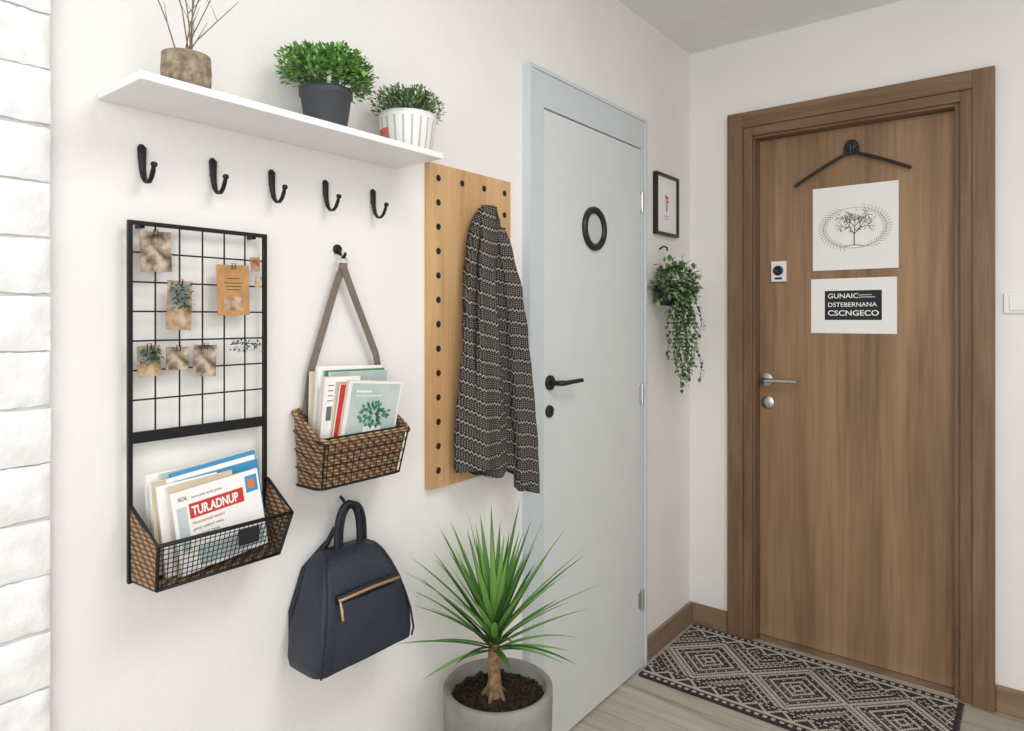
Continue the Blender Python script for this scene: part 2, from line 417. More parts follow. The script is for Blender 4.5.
# paper sign
m = MB(); y = fy-.0022
xa, xb, za, zb = lx(.479), lx(.762), lz(1.214), lz(1.415)
m.box((xa, y, za), (xb, fy-.0003, zb), 0)
xc, xd, zc, zd = lx(.527), lx(.715), lz(1.263), lz(1.370)
m.box((xc, y-.0006, zc), (xd, y, zd), 1)
y -= .0012
m.text('GUNAIC:', .025, MBACK(xc+.010, y, zd-.028), 2, bold=.0003, sx=1.1)
m.text('DSTEBERNANA', .023, MBACK(xc+.010, y, zd-.060), 2, bold=.0002, sx=1.05)
m.text('CSCNGECO', .028, MBACK(xc+.010, y, zd-.093), 2, bold=.0004, sx=1.14)
m.box((xc+.122, y, zd-.026), (xc+.170, y+.0004, zd-.024), 2); m.box((xc+.122, y, zd-.018), (xc+.16, y+.0004, zd-.016), 2)
m.build('paper_sign', [PAPER, INKB, WHITE])

# light switch
m = MB(); m.box((1.064, BY-.012, 1.285), (1.148, BY-.0004, 1.351), 0); m.box((1.078, BY-.017, 1.293), (1.134, BY-.012, 1.343), 0)
m.build('light_switch', [WPLAS], bevel=.003)

# ------------------------------------------------------------------ rug (woven cells)
m = MB(); X0, X1, Y0, Y1r = .034, .950, 2.165, 2.660
cs = .0065; nx = int((X1-X0)/cs); ny = int((Y1r-Y0)/cs)
def rugcol(i, j):
    jj = min(j, ny-1-j); cyv = abs(j-(ny-1)/2)
    if jj < 1: return 0
    if jj < 3: return 1 if (i//2) % 2 else 0
    if jj < 4: return 0
    if jj < 6: return 1
    if jj < 12:
        t = abs((i % 12)-6); return 1 if (t == jj-6 or t == jj-5 or (t < 1 and jj == 10)) else 0
    if jj < 13: return 1 if i % 3 else 0
    if jj < 14: return 0
    per = 48; ti = abs((i % per)-per/2); dmd = ti*1.0+cyv
    if dmd < 4: return 1 if dmd > 1.5 else 0
    if dmd < 22:
        q = int(dmd) % 6
        return 1 if (q in (1, 2)) else (2 if q == 4 and (i+j) % 2 else (1 if q == 5 and i % 4 == 0 else 0))
    if dmd < 25: return 1
    if dmd < 26: return 0
    q = int(dmd) % 5
    return (1 if (i+j) % 4 else 0) if q in (1, 2) else (1 if q == 4 and (i-j) % 3 == 0 else 0)
vs = []
for j in range(ny+1):
    for i in range(nx+1):
        vs.append((X0+cs*i, Y0+cs*j, .009+U(-.0005, .0005)))
m.add(vs, [], 0)
for j in range(ny):
    for i in range(nx):
        a = j*(nx+1)+i; m.f.append([a, a+1, a+nx+2, a+nx+1]); m.m.append(rugcol(i, j)); m.s.append(False)
XE, YE = X0+cs*nx, Y0+cs*ny
m.plate([(X0, Y0, .001), (XE, Y0, .001), (XE, Y0, .009), (X0, Y0, .009)], 0); m.plate([(X0, YE, .001), (XE, YE, .001), (XE, YE, .009), (X0, YE, .009)], 0)
m.plate([(X0, Y0, .001), (X0, YE, .001), (X0, YE, .009), (X0, Y0, .009)], 0); m.plate([(XE, Y0, .001), (XE, YE, .001), (XE, YE, .009), (XE, Y0, .009)], 0)
m.plate([(X0, Y0, .001), (XE, Y0, .001), (XE, YE, .001), (X0, YE, .001)], 0)
yy = Y0
while yy < YE:
    m.tube([(XE-.004, yy, .007), (XE+.008, yy+U(-.003, .003), .005), (XE+.018, yy+U(-.004, .004), .003)], [.0028, .0025, .001], 0, 5); yy += .0085
m.build('patterned_rug', [RUGD, RUGL, RUGM])

# ------------------------------------------------------------------ shelf
m = MB(); m.box((.0005, .431, 1.610), (.150, 1.050, 1.623)); m.build('wall_shelf', [WHITE], bevel=.0015)
ST = 1.6235
# cork pot with twigs
m = MB(); c = (.077, .533, ST)
m.lathe(c, [(.0001, .001), (.033, .001), (.036, .008), (.0375, .04), (.036, .066), (.031, .066), (.030, .05), (.0001, .05)], 0, 36)
for (ey, ex, h) in ((-.100, .05, .17), (-.055, .02, .27), (-.03, .03, .24), (-.01, .06, .19), (.012, .03, .26), (.040, .05, .16), (.075, .02, .13), (.045, -.02, .22)):
    bx, by = c[0]+U(-.012, .012), c[1]+U(-.012, .012); z0 = ST+.05
    X2 = max(.012, c[0]+ex*.6); Y2_ = c[1]+ey*1.1
    pts = [(bx, by, z0), (bx+(X2-bx)*.3+U(-.003, .003), by+(Y2_-by)*.25, z0+h*.33), (bx+(X2-bx)*.65, by+(Y2_-by)*.62+U(-.006, .006), z0+h*.66), (X2, Y2_, z0+h)]
    m.tube(pts, [.0012, .0010, .0009, .0005], 1, 5)
    for q in (1, 2):
        p = Vector(pts[q]); e = p+Vector((.004, U(-.03, .03), U(.02, .045))); m.tube([p, e], [.0008, .0003], 1, 4)
m.build('cork_pot_with_twigs', [CORK, TWIG])

def bush(m, c, rad, n, size, mis, zlow=-.25, droop=.4):
    for _ in range(n):
        a = U(0, 2*math.pi); h = U(zlow, 1)
        rr = math.sqrt(max(0, 1-h*h)) if h > 0 else 1-.1*abs(h)
        q = U(.55, 1.04)*(1+.10*math.sin(3*a+1)+.07*math.sin(7*a+h*5))
        p = Vector((c[0]+rad[0]*rr*math.cos(a)*q, c[1]+rad[1]*rr*math.sin(a)*q, c[2]+rad[2]*h*q))
        if p.x < .006: p.x = .006+.01*R()
        d = Vector((math.cos(a)*rr, math.sin(a)*rr, h*1.0+.5))+Vector((U(-.8, .8), U(-.8, .8), U(-.5, .7)))
        L = size*U(.7, 1.3)
        if p.x < .02 and d.x < 0: d.x = -d.x
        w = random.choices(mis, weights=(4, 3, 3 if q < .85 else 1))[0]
        m.leaf(p, d, L, L*U(.55, .8), w, droop, 2, .2)
def stems(m, c, base, rad, n, mi):
    for _ in range(n):
        a = U(0, 6.28); q = U(.3, .95); h = U(.1, .9)
        e = Vector((max(.01, c[0]+rad[0]*q*math.cos(a)), c[1]+rad[1]*q*math.sin(a), c[2]+rad[2]*h))
        b = Vector(base)+Vector((math.cos(a)*.015, math.sin(a)*.015, 0))
        m.tube([b, b*.5+e*.5+Vector((0, 0, .01)), e], [.0012, .001, .0006], mi, 4)
# bushy herb in slate pot
m = MB(); c = (.080, .800, ST)
m.lathe(c, [(.0001, .001), (.036, .001), (.038, .004), (.047, .066), (.050, .068), (.050, .080), (.045, .080), (.043, .068), (.0001, .066)], 0, 40, mis=lambda i, k: 1 if i > 6 else 0)
cc = (.084, .806, ST+.103)
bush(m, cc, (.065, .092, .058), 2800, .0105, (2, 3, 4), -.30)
stems(m, cc, (.08, .80, ST+.065), (.06, .08, .05), 40, 4)
m.build('potted_herb', [SLATE, SOIL, H1, H2, H3])
# small-leaved plant in striped white pot
m = MB(); c = (.083, 1.008, ST)
NP = 80
def stripe(i, k):
    if i == 2 or i == 3:
        if 44 <= k <= 60 and i == 2: return 6
        return 5 if (k % 4 == 0) else 0
    return 1 if i > 6 else 0
m.lathe(c, [(.0001, .001), (.048, .001), (.052, .004), (.058, .045), (.061, .068), (.062, .080), (.0575, .080), (.054, .070), (.0001, .068)], 0, NP, mis=stripe)
cc = (.085, 1.010, ST+.086)
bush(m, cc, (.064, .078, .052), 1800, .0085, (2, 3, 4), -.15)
stems(m, cc, (.083, 1.0, ST+.066), (.06, .07, .05), 50, 4)
m.build('potted_thyme', [WPLAS, SOIL, T1, T2, T3, STRP, TERR])

# ------------------------------------------------------------------ hooks
for yk in (.496, .616, .732, .855, .980):
    m = MB()
    pr = [(.0030, 1.552), (.0045, 1.547), (.005, 1.530), (.007, 1.512), (.012, 1.497), (.020, 1.489), (.030, 1.488), (.038, 1.494), (.044, 1.504), (.047, 1.513)]
    m.tube([(a, yk, b) for a, b in pr], [.0035, .0074, .0066, .0056, .0050, .0046, .0042, .004, .0042, .003], 0, 10, flat=.55, flatdir=(1, 0, 0))
    m.lathe((.0475, yk, 1.514), [(.0001, -.005), (.0042, -.0035), (.0055, 0), (.0042, .0035), (.0001, .005)], 0, 12)
    m.box((.0002, yk-.004, 1.520), (.003, yk+.004, 1.546), 0)
    m.build('coat_hook', [BLACK])

# ------------------------------------------------------------------ wire grid organiser with basket
GX = .020; ya, yb, za, zb = .471, .707, .850, 1.422
m = MB(); q = .0034
m.box((GX-q, ya-q, za), (GX+q, ya+q, zb+q)); m.box((GX-q, yb-q, za), (GX+q, yb+q, zb+q))
m.box((GX-q, ya+q, zb-q), (GX+q, yb-q, zb+q)); m.box((GX-.0025, ya+q, 1.070), (GX+.0025, yb-q, 1.088)); m.box((GX-q, ya+q, za), (GX+q, yb-q, za+.008))
for i in range(1, 6):
    y = ya+(yb-ya)*i/6; m.tube([(GX, y, 1.087), (GX, y, zb)], .0014, 0, 6)
for i in range(1, 7):
    z = 1.092+(zb-1.092)*i/7; m.tube([(GX+.002, ya, z), (GX+.002, yb, z)], .0014, 0, 6)
for y in (ya+.02, yb-.02):
    for z in (1.419, .86): m.box((.0005, y-.004, z-.004), (GX-q+.001, y+.004, z+.004))
# basket
XF = .108; XFb = .098; RB = .972; RF = .925; BB = .855
bl, br = ya, yb+.004; fl, fr = ya+.004, yb; bfl, bfr = ya+.006, yb-.020
rim = [(GX+.004, bl, RB), (XF, fl, RF), (XF, fr, RF), (GX+.004, br, RB)]
bot = [(GX+.004, bl+.002, BB), (XFb, bfl, BB), (XFb, bfr, BB), (GX+.004, br-.010, BB)]
m.tube(rim, .0034, 0, 8); m.tube(bot, .0028, 0, 8)
for a, b in zip(rim, bot): m.tube([a, b], .0030, 0, 8)
def lerp(a, b, t): return tuple(a[i]+(b[i]-a[i])*t for i in range(3))
nw = 28
for i in range(1, nw):
    m.tube([lerp(rim[1], rim[2], i/nw), lerp(bot[1], bot[2], i/nw)], .0008, 0, 4)
for i in range(1, 9):
    m.tube([lerp(rim[1], bot[1], i/9), lerp(rim[2], bot[2], i/9)], .0008, 0, 4)
# wicker side liners + floor
def liner(a, b, c, d, mi):
    off = .002; vs = [Vector(p) for p in (a, b, c, d)]; n = (vs[1]-vs[0]).cross(vs[3]-vs[0]).normalized()*off
    m.add([p-n for p in vs]+[p+n for p in vs], [(0, 1, 2, 3), (7, 6, 5, 4), (0, 4, 5, 1), (1, 5, 6, 2), (2, 6, 7, 3), (3, 7, 4, 0)], mi)
liner(rim[0], rim[1], bot[1], bot[0], 1); liner(rim[3], rim[2], bot[2], bot[3], 1); liner(bot[0], bot[1], bot[2], bot[3], 1)
m.box((XF+.001, .604, .892), (XF+.004, .640, .919), 2)
m.build('wire_wall_organizer', [BLACK, WICK, BLKP])

# magazines in the organiser
m = MB(); MM = [PAPER, PAPER2, BEIGE, BLUE, RED, INKB, ORANGE, TEAL, INK, CGREEN]
def mag(c, h, w, t, rot, cover, pages=1):
    return m.obox(c, (t, w, h), rot, cover, (pages, pages, pages, cover, pages, cover))
def front(Mg, t, a0, a1, b0, b1, mi): m.plate([Mg @ Vector((t, a, b)) for a, b in ((a0, b0), (a1, b0), (a1, b1), (a0, b1))], mi)
mag((.034, .552, .945), .150, .120, .007, (.02, -.08, 0), 0, 0)
mag((.041, .590, .948), .150, .150, .006, (.07, -.09, .0), 7, 1)
mag((.048, .606, .950), .150, .150, .007, (.11, -.09, .0), 3, 3)
mag((.055, .598, .944), .150, .156, .005, (.10, -.09, .0), 0, 0)
mag((.061, .602, .940), .146, .150, .005, (.09, -.09, .0), 3, 1)
mag((.054, .541, .938), .146, .100, .009, (.02, -.10, 0), 2, 0)
mag((.063, .548, .934), .146, .100, .007, (.06, -.10, 0), 0)
mag((.070, .568, .934), .144, .110, .006, (.08, -.10, 0), 2)
Mg = mag((.079, .589, .934), .132, .152, .008, (.10, -.10, 0), 0)
front(Mg, .0045, -.050, .044, .018, .042, 4)
m.text('TUR.ADNUP', .0205, Mg @ MLEFT(.0048, -.046, .0225), 0, bold=.0007, sx=.70)
m.text('SOL', .009, Mg @ MLEFT(.0048, -.066, .050), 8, bold=.0001)
m.text('oarectvel mnds gvntc', .006, Mg @ MLEFT(.0048, -.044, .050), 8)
for i, (st, mi) in enumerate((('Ncoutsctanl zoahnl', 4), ('gvntc zoahnl resta', 8), ('oarectvel mnds', 8))):
    m.text(st, .007, Mg @ MLEFT(.0048, -.048, .008-.010*i), mi)
front(Mg, .0046, .050, .072, .030, .058, 3); front(Mg, .0048, .054, .066, .036, .052, 6)
front(Mg, .0046, -.070, -.054, -.030, .040, 7)
front(Mg, .0046, -.045, .070, -.060, -.030, 7)
m.build('magazine_stack', MM)

# pictures/cards clipped on the grid
def card(name, y0, y1, z0, z1, mt, rot=0, x=.026, extra=None, mats=()):
    m2 = MB(); c = (x, (y0+y1)/2, (z0+z1)/2)
    M2 = m2.obox(c, (.002, y1-y0, z1-z0), (rot, 0, 0), 0)
    if extra: extra(m2, M2, y1-y0, z1-z0)
    m2.build(name, [mt]+list(mats), bevel=.0005)
def clip(m2, M2, w, h):
    M3 = M2 @ Matrix.Translation((.003, 0, h/2-.002))
    a = [M3 @ Vector((0, -.003, -.005)), M3 @ Vector((0, .003, -.005)), M3 @ Vector((0, .003, .005)), M3 @ Vector((0, -.003, .005))]
    m2.tube(a, .0009, 1, 6, closed=True)
def kraftx(m2, M2, w, h):
    clip(m2, M2, w, h)
    for i, (a, l) in enumerate(((.020, .024), (.012, .036), (.006, .030), (.000, .026))):
        m2.plate([M2 @ Vector((.0012, -l/2, a)), M2 @ Vector((.0012, l/2, a)), M2 @ Vector((.0012, l/2, a+.0012)), M2 @ Vector((.0012, -l/2, a+.0012))], 1)
    m2.plate([M2 @ Vector((.0012, p, q)) for p, q in ((-.018, -.036), (.018, -.036), (.018, -.012), (-.018, -.012))], 2)
def plantx(m2, M2, w, h):
    clip(m2, M2, w, h)
    m2.plate([M2 @ Vector((.0012, p, q)) for p, q in ((-w*.42, -h*.05), (w*.42, -h*.05), (w*.42, h*.44), (-w*.42, h*.44))], 4)
    for _ in range(90):
        p = M2 @ Vector((.003+U(0, .006), U(-w/2, w/2)*.8, h*U(-.1, .42)))
        m2.leaf(p, (U(.2, 1), U(-1, 1), U(-.4, 1)), U(.006, .010), .0045, random.choice((2, 2, 3)), .3, 2)
card('burlap_card', .484, .533, 1.345, 1.410, PHOTO, .04, extra=clip, mats=[INKB])
card('plant_photo_card', .526, .567, 1.250, 1.332, BURL, -.03, extra=plantx, mats=[INKB, V3, V1, SCENE])
card('kraft_tag_card', .612, .672, 1.275, 1.364, KRAFT, .02, extra=kraftx, mats=[INKB, BURL])
card('small_photo_card', .480, .516, 1.176, 1.226, BURL, .05, extra=plantx, mats=[INKB, V3, V1, SCENE])
card('small_photo_card', .525, .562, 1.184, 1.222, PHOTO, -.02, extra=clip, mats=[INKB])
card('small_photo_card', .570, .610, 1.170, 1.224, PHOTO, -.04, extra=clip, mats=[INKB])
m = MB()
m.tube([(.030, .634, 1.223), (.034, .655, 1.226), (.033, .685, 1.222)], .001, 0, 5)
for _ in range(60):
    p = (U(.027, .036), U(.632, .690), 1.220+U(-.008, .012)); m.leaf(p, (U(0, 1), U(-1, 1), U(-1, 1)), U(.006, .010), .004, random.choice((0, 1)), .3, 2)
m.build('greenery_sprig', [V3, V1])
m = MB()
m.obox((.027, .684, 1.368), (.002, .018, .026), (.1, 0, 0), 0); m.tube([(.029, .679, 1.376), (.031, .684, 1.372), (.029, .690, 1.366)], .0015, 1, 5)
m.obox((.027, .690, 1.336), (.002, .012, .020), (-.1, 0, 0), 0)
m.build('paper_scrap', [BURL, RED])

# ------------------------------------------------------------------ hanging wicker basket
m = MB()
hy = .886
# wall hook
m.lathe((.0005, hy, 1.413), [(.010, 0), (.010, .004), (.0001, .004)], 2, 20, 'x')
m.tube([(.003, hy, 1.413), (.010, hy, 1.408), (.016, hy, 1.396), (.024, hy, 1.395), (.029, hy, 1.404)], .0032, 2, 8)
m.tube([(.020, hy+.011*math.cos(a), 1.385+.013*math.sin(a)) for a in [2*math.pi*k/16 for k in range(16)]], .002, 3, 6, closed=True)
# strap
def band(pts, w, mi, th=.0022):
    for a, b in zip(pts[:-1], pts[1:]):
        a = Vector(a); b = Vector(b); d = (b-a).normalized(); n = Vector((1, 0, 0)); sd = d.cross(n).normalized()*w/2; n = n*th/2
        vs = [a-sd-n, a+sd-n, b+sd-n, b-sd-n, a-sd+n, a+sd+n, b+sd+n, b-sd+n]
        m.add(vs, [(0,3,2,1),(4,5,6,7),(0,1,5,4),(1,2,6,5),(2,3,7,6),(3,0,4,7)], mi)
band([(.019, .886, 1.376), (.018, .866, 1.325), (.015, .812, 1.165), (.012, .802, 1.080)], .016, 1)
band([(.022, .886, 1.376), (.023, .908, 1.325), (.020, .975, 1.190), (.012, 1.004, 1.080)], .016, 1)
band([(.0215, .876, 1.378), (.0215, .896, 1.378)], .012, 1)
# wicker body: open trapezoid box with rounded corners
def rrect(x0, x1, y0, y1, r, z, n=5, zf=None):
    o = []
    for cx_, cy_, a0 in ((x1-r, y1-r, 0), (x0+r*.3, y1-r*.3, 90), (x0+r*.3, y0+r*.3, 180), (x1-r, y0+r, 270)):
        rr = r if cx_ > (x0+x1)/2 else r*.3
        for k in range(n+1):
            a = math.radians(a0+90*k/n); x = cx_+rr*math.cos(a); yv = cy_+rr*math.sin(a)
            zz = z if zf is None else z+(zf-z)*(x-x0)/(x1-x0)
            o.append(Vector((x, yv, zz)))
    return o
rings = []
for t in (0, .25, .5, .75, 1):
    e = .010*t
    rings.append(rrect(.006, .078+.020*t, .787-e, .990+e, .016, .943+(1.086-.943)*t, zf=.943+(1.034-.943)*t))
nr = len(rings[0]); vs = [p for r_ in rings for p in r_]
fs = [(i*nr+k, i*nr+(k+1) % nr, (i+1)*nr+(k+1) % nr, (i+1)*nr+k) for i in range(4) for k in range(nr)]
m.add(vs, fs, 0, True); m.add(rings[0], [tuple(range(nr))[::-1]], 0)
cen = Vector((.045, .889, 0))
inn = []
for r_ in rings[::-1]:
    inn += [Vector((p.x+(cen.x-p.x)*.08, p.y+(cen.y-p.y)*.035, p.z)) for p in r_]
inn[-nr:] = [p+Vector((0, 0, .006)) for p in inn[-nr:]]
m.add(inn, [(i*nr+k, i*nr+(k+1) % nr, (i+1)*nr+(k+1) % nr, (i+1)*nr+k) for i in range(4) for k in range(nr)], 0, True)
m.tube([p+Vector((.0, 0, .001)) for p in rings[-1]], .0050, 0, 8, closed=True)
# black wire cage on the front
def outw(p, d=.003):
    v2 = Vector((p.x-cen.x, (p.y-cen.y)*.4, 0)).normalized(); return p+v2*d
for r_, rad in ((rings[0], .0024), (rings[1], .0010), (rings[2], .0010), (rings[3], .0010)):
    m.tube([outw(p) if p.x > .02 else p+Vector((.0, .003 if p.y > .9 else -.003, 0)) for p in r_], rad, 2, 6, closed=True)
m.tube([outw(p, .006)-Vector((0, 0, .004)) for p in rings[-1] if p.x > .07], .0024, 2, 6)
for k in range(13):
    m.tube([(.081, .798+.176*k/12, .942), (.1015, .790+.194*k/12, 1.032)], .0009, 2, 5)
for ang_y in (.790, .986):
    m.tube([(.080, ang_y, .942), (.100, ang_y+(.008 if ang_y > .9 else -.008), 1.032)], .0018, 2, 6)
m.build('hanging_wicker_basket', [WICK, STRAP, BLACK, CHROME])

m = MB()
mag((.026, .856, 1.064), .200, .110, .009, (-.01, .02, 0), 2)
mag((.034, .889, 1.068), .208, .165, .007, (-.04, .03, 0), 0, 0)
mag((.041, .896, 1.064), .202, .155, .005, (-.02, .03, 0), 9, 1)
mag((.047, .900, 1.062), .198, .148, .006, (-.03, .05, 0), 7, 0)
Mg = mag((.056, .844, 1.056), .198, .086, .012, (-.03, .10, 0), 0)
for i in range(4):
    front(Mg, .0064, -.034, .00-.008*(i % 2), .082-i*.010, .084-i*.010, 8)
front(Mg, .0064, -.034, .002, .014, .042, 8)
mag((.062, .866, 1.050), .190, .090, .006, (-.05, .12, 0), 2, 0)
mag((.068, .900, 1.046), .180, .148, .004, (-.075, .13, 0), 4, 0)
Mg = mag((.0745, .908, 1.048), .190, .142, .008, (-.09, .14, 0), 0)
front(Mg, .0046, -.062, .066, -.088, .090, 7)
for k in range(70):
    a = U(0, 6.28); r = U(.0, .034)
    base = Vector((.0050, .006+r*math.cos(a)*1.1, .028+r*math.sin(a)*.6)); ang = a+U(-.5, .5); L = .012
    d = Vector((0, math.cos(ang), math.sin(ang))); sd = Vector((0, -d.z, d.y))*.0035
    m.plate([Mg @ (base), Mg @ (base+d*L*.5+sd), Mg @ (base+d*L), Mg @ (base+d*L*.5-sd)], 9)
front(Mg, .0048, -.018, .028, -.018, .002, 0); front(Mg, .0048, -.05, -.01, .072, .076, 0); front(Mg, .0048, -.05, .02, .064, .066, 0)
m.build('magazine_stack', MM)

# ------------------------------------------------------------------ wooden pegboard
m = MB(); m.box((.0005, 1.141, .862), (.018, 1.450, 1.640), 0)
hz = [1.606-.0585*i for i in range(13)]
hp = [(1.170, z) for z in hz]+[(1.424, z) for z in hz]+[(1.170+.254*k/3, hz[0]) for k in (1, 2)]+[(1.170+.254*k/3, hz[-1]) for k in (1, 2)]
for y, z in hp:
    m.lathe((.0182, y, z), [(.0080, 0), (.0080, .0006), (.0001, .0006)], 1, 18, 'x')
m.build('wooden_pegboard', [PEGW, HOLE], bevel=.002)
# peg (black) carrying the jacket
m = MB(); m.tube([(.0195, 1.318, 1.524), (.070, 1.318, 1.528)], .0065, 0, 14); m.lathe((.070, 1.318, 1.528), [(.0001, -.001), (.008, -.001), (.009, .003), (.007, .008), (.0001, .008)], 0, 18, 'x')
m.build('coat_peg', [BLKP])

# jacket
def interp(tab, z):
    tab = sorted(tab)
    if z <= tab[0][0]: return tab[0][1:]
    for a, b in zip(tab[:-1], tab[1:]):
        if z <= b[0]:
            t = (z-a[0])/(b[0]-a[0]); t = t*t*(3-2*t)*.5+t*.5; return tuple(a[i]+(b[i]-a[i])*t for i in range(1, len(a)))
    return tab[-1][1:]
def drape(m, tab, ztop, bottom, nz, nn, nfold, ph, xoff=0, amp=.006):
    """tab rows: z,y0,y1,xcentre,depth ; bottom(t)->z of hem across the width"""
    o = len(m.v); vs = []
    for i in range(nz+1):
        s_ = i/nz
        for k in range(nn):
            a = 2*math.pi*k/nn
            cy_ = .5-.5*math.cos(a)            # 0..1 across width
            zb_ = bottom(cy_); z = ztop+(zb_-ztop)*s_
            y0, y1, xc, dp = interp(tab, z)
            f = math.sin(nfold*cy_*math.pi*2+ph+1.3*math.sin(z*5+ph))*amp*min(1, s_*3+.3)+math.sin(nfold*2.3*cy_*6+z*11)*amp*.3
            w = .0015*math.sin(z*70+k)
            x = xc+xoff+math.copysign(abs(math.sin(a))**.8, math.sin(a))*dp+f
            vs.append((max(x, .0215), y0+(y1-y0)*cy_+w, z))
    fs = [(i*nn+k, (i+1)*nn+k, (i+1)*nn+(k+1) % nn, i*nn+(k+1) % nn) for i in range(nz) for k in range(nn)]
    m.add(vs, fs, 0, True); m.add([vs[k] for k in range(nn)], [tuple(range(nn))], 0, True); m.add([vs[nz*nn+k] for k in range(nn)], [tuple(range(nn))[::-1]], 0, True)
    for i, p in enumerate(vs):
        m.uv[o+i] = ((p[1]*1.0+(p[0]*.6)), p[2]+p[0]*.4+.006*math.sin(p[1]*30))
    for i in range(2*nn): m.uv[o+len(vs)+i] = (0, 0)
m = MB()
body = [(1.548, 1.290, 1.324, .050, .010), (1.52, 1.264, 1.349, .052, .022), (1.46, 1.244, 1.368, .052, .027), (1.38, 1.226, 1.384, .053, .028), (1.28, 1.216, 1.398, .054, .028), (1.15, 1.209, 1.418, .054, .029), (1.0, 1.204, 1.436, .054, .029), (.85, 1.202, 1.436, .054, .029)]
drape(m, body, 1.548, lambda t: .895-.035*t+.010*math.sin(t*11), 60, 90, 2.6, .4, amp=.011)
slv = [(1.50, 1.318, 1.352, .074, .008), (1.44, 1.325, 1.374, .080, .015), (1.34, 1.338, 1.398, .086, .022), (1.22, 1.352, 1.420, .090, .026), (1.08, 1.368, 1.446, .090, .028), (.95, 1.384, 1.464, .088, .028), (.80, 1.396, 1.474, .086, .026)]
drape(m, slv, 1.50, lambda t: .820-.006*t+.008*math.sin(t*8), 50, 48, 1.4, 2.0, amp=.007)
slv2 = [(1.46, 1.260, 1.300, .074, .010), (1.34, 1.243, 1.300, .080, .016), (1.2, 1.232, 1.304, .084, .021), (1.05, 1.226, 1.308, .084, .024), (.86, 1.222, 1.312, .082, .024)]
drape(m, slv2, 1.46, lambda t: .905-.01*t, 40, 40, 1.2, .7, amp=.006)
col = [(1.552, 1.285, 1.335, .060, .014), (1.50, 1.262, 1.330, .074, .015), (1.42, 1.250, 1.312, .082, .012), (1.34, 1.248, 1.290, .086, .008)]
drape(m, col, 1.552, lambda t: 1.345+.03*t, 20, 32, .6, 1.0, amp=.003)
m.build('patterned_knit_jacket', [KNIT])

# ------------------------------------------------------------------ navy backpack
m = MB(); 
secs = [  # z, y0, y1, x0, x1
 (.602, .764, .982, .014, .112), (.607, .754, .992, .008, .122), (.624, .752, .994, .007, .126), (.665, .759, .988, .007, .123), (.70, .769, .980, .007, .116),
 (.735, .779, .971, .007, .106), (.765, .789, .961, .008, .093), (.788, .800, .952, .010, .078), (.800, .810, .943, .016, .062), (.806, .822, .932, .024, .048)]
nn = 56; vs = []
for z, y0, y1, x0, x1 in secs:
    for k in range(nn):
        a = 2*math.pi*k/nn; ca, sa = math.cos(a), math.sin(a)
        p = .26
        xx = (x0+x1)/2+(x1-x0)/2*math.copysign(abs(ca)**p, ca); yy = (y0+y1)/2+(y1-y0)/2*math.copysign(abs(sa)**p, sa)
        wv = .0018*math.sin(5*a+z*40)
        vs.append((max(.006, xx+wv), yy+wv, z))
ns = len(secs)
m.add(vs, [(i*nn+k, i*nn+(k+1) % nn, (i+1)*nn+(k+1) % nn, (i+1)*nn+k) for i in range(ns-1) for k in range(nn)]+[tuple(range(nn))[::-1], tuple((ns-1)*nn+k for k in range(nn))], 0, True)
# front pocket panel
pk = [(.612, .776, .976, .130), (.635, .775, .976, .132), (.67, .782, .971, .130), (.71, .792, .962, .123), (.728, .798, .957, .116)]
vs = []
for z, y0, y1, x in pk:
    for j in range(9):
        t = j/8; vs.append((x-.012*abs(2*t-1)**4, y0+(y1-y0)*t, z))
m.add(vs, [(i*9+j, i*9+j+1, (i+1)*9+j+1, (i+1)*9+j) for i in range(4) for j in range(8)], 0, True)
# brass zip with dark tape
zp = [(.1165-.005*abs(t*2-1)**3, .802+.152*t, .736+.004*math.sin(math.pi*t)) for t in [k/12 for k in range(13)]]
m.tube([(p[0]-.004, p[1], p[2]) for p in zp], .0080, 1, 8)
m.tube([(p[0]+.003, p[1], p[2]) for p in zp], .0034, 2, 8)
m.tube([(.118, .804, .735), (.124, .803, .722), (.126, .804, .702)], [.002, .0034, .0030], 2, 8)
# side seam piping
m.tube([(p[4]-.003, p[1]+.006, p[0]) for p in secs[1:9]], .0022, 1, 6); m.tube([(p[4]-.003, p[2]-.006, p[0]) for p in secs[1:9]], .0022, 1, 6)
# handle loop and shoulder straps
def loop(y0, y1, x, z0, zt, r, fl=.45):
    pts = []
    for k in range(17):
        a = math.pi*k/16; pts.append((x, (y0+y1)/2-(y1-y0)/2*math.cos(a), z0+(zt-z0)*math.sin(a)**.6))
    m.tube(pts, r, 1, 10)
loop(.854, .912, .042, .796, .891, .0068); loop(.872, .934, .030, .795, .884, .006)
m.tube([(.010, .828, .70), (.0085, .820, .76), (.012, .845, .80), (.016, .870, .84)], .005, 1, 8)
m.tube([(.012, .770, .62), (.009, .772, .70), (.010, .800, .775), (.018, .848, .815)], .006, 1, 8)
# wall hook
m.tube([(.001, .895, .896), (.02, .895, .882), (.05, .895, .878), (.055, .895, .884)], .003, 1, 8)
m.build('navy_backpack', [NAVY, NAVYD, GOLD])

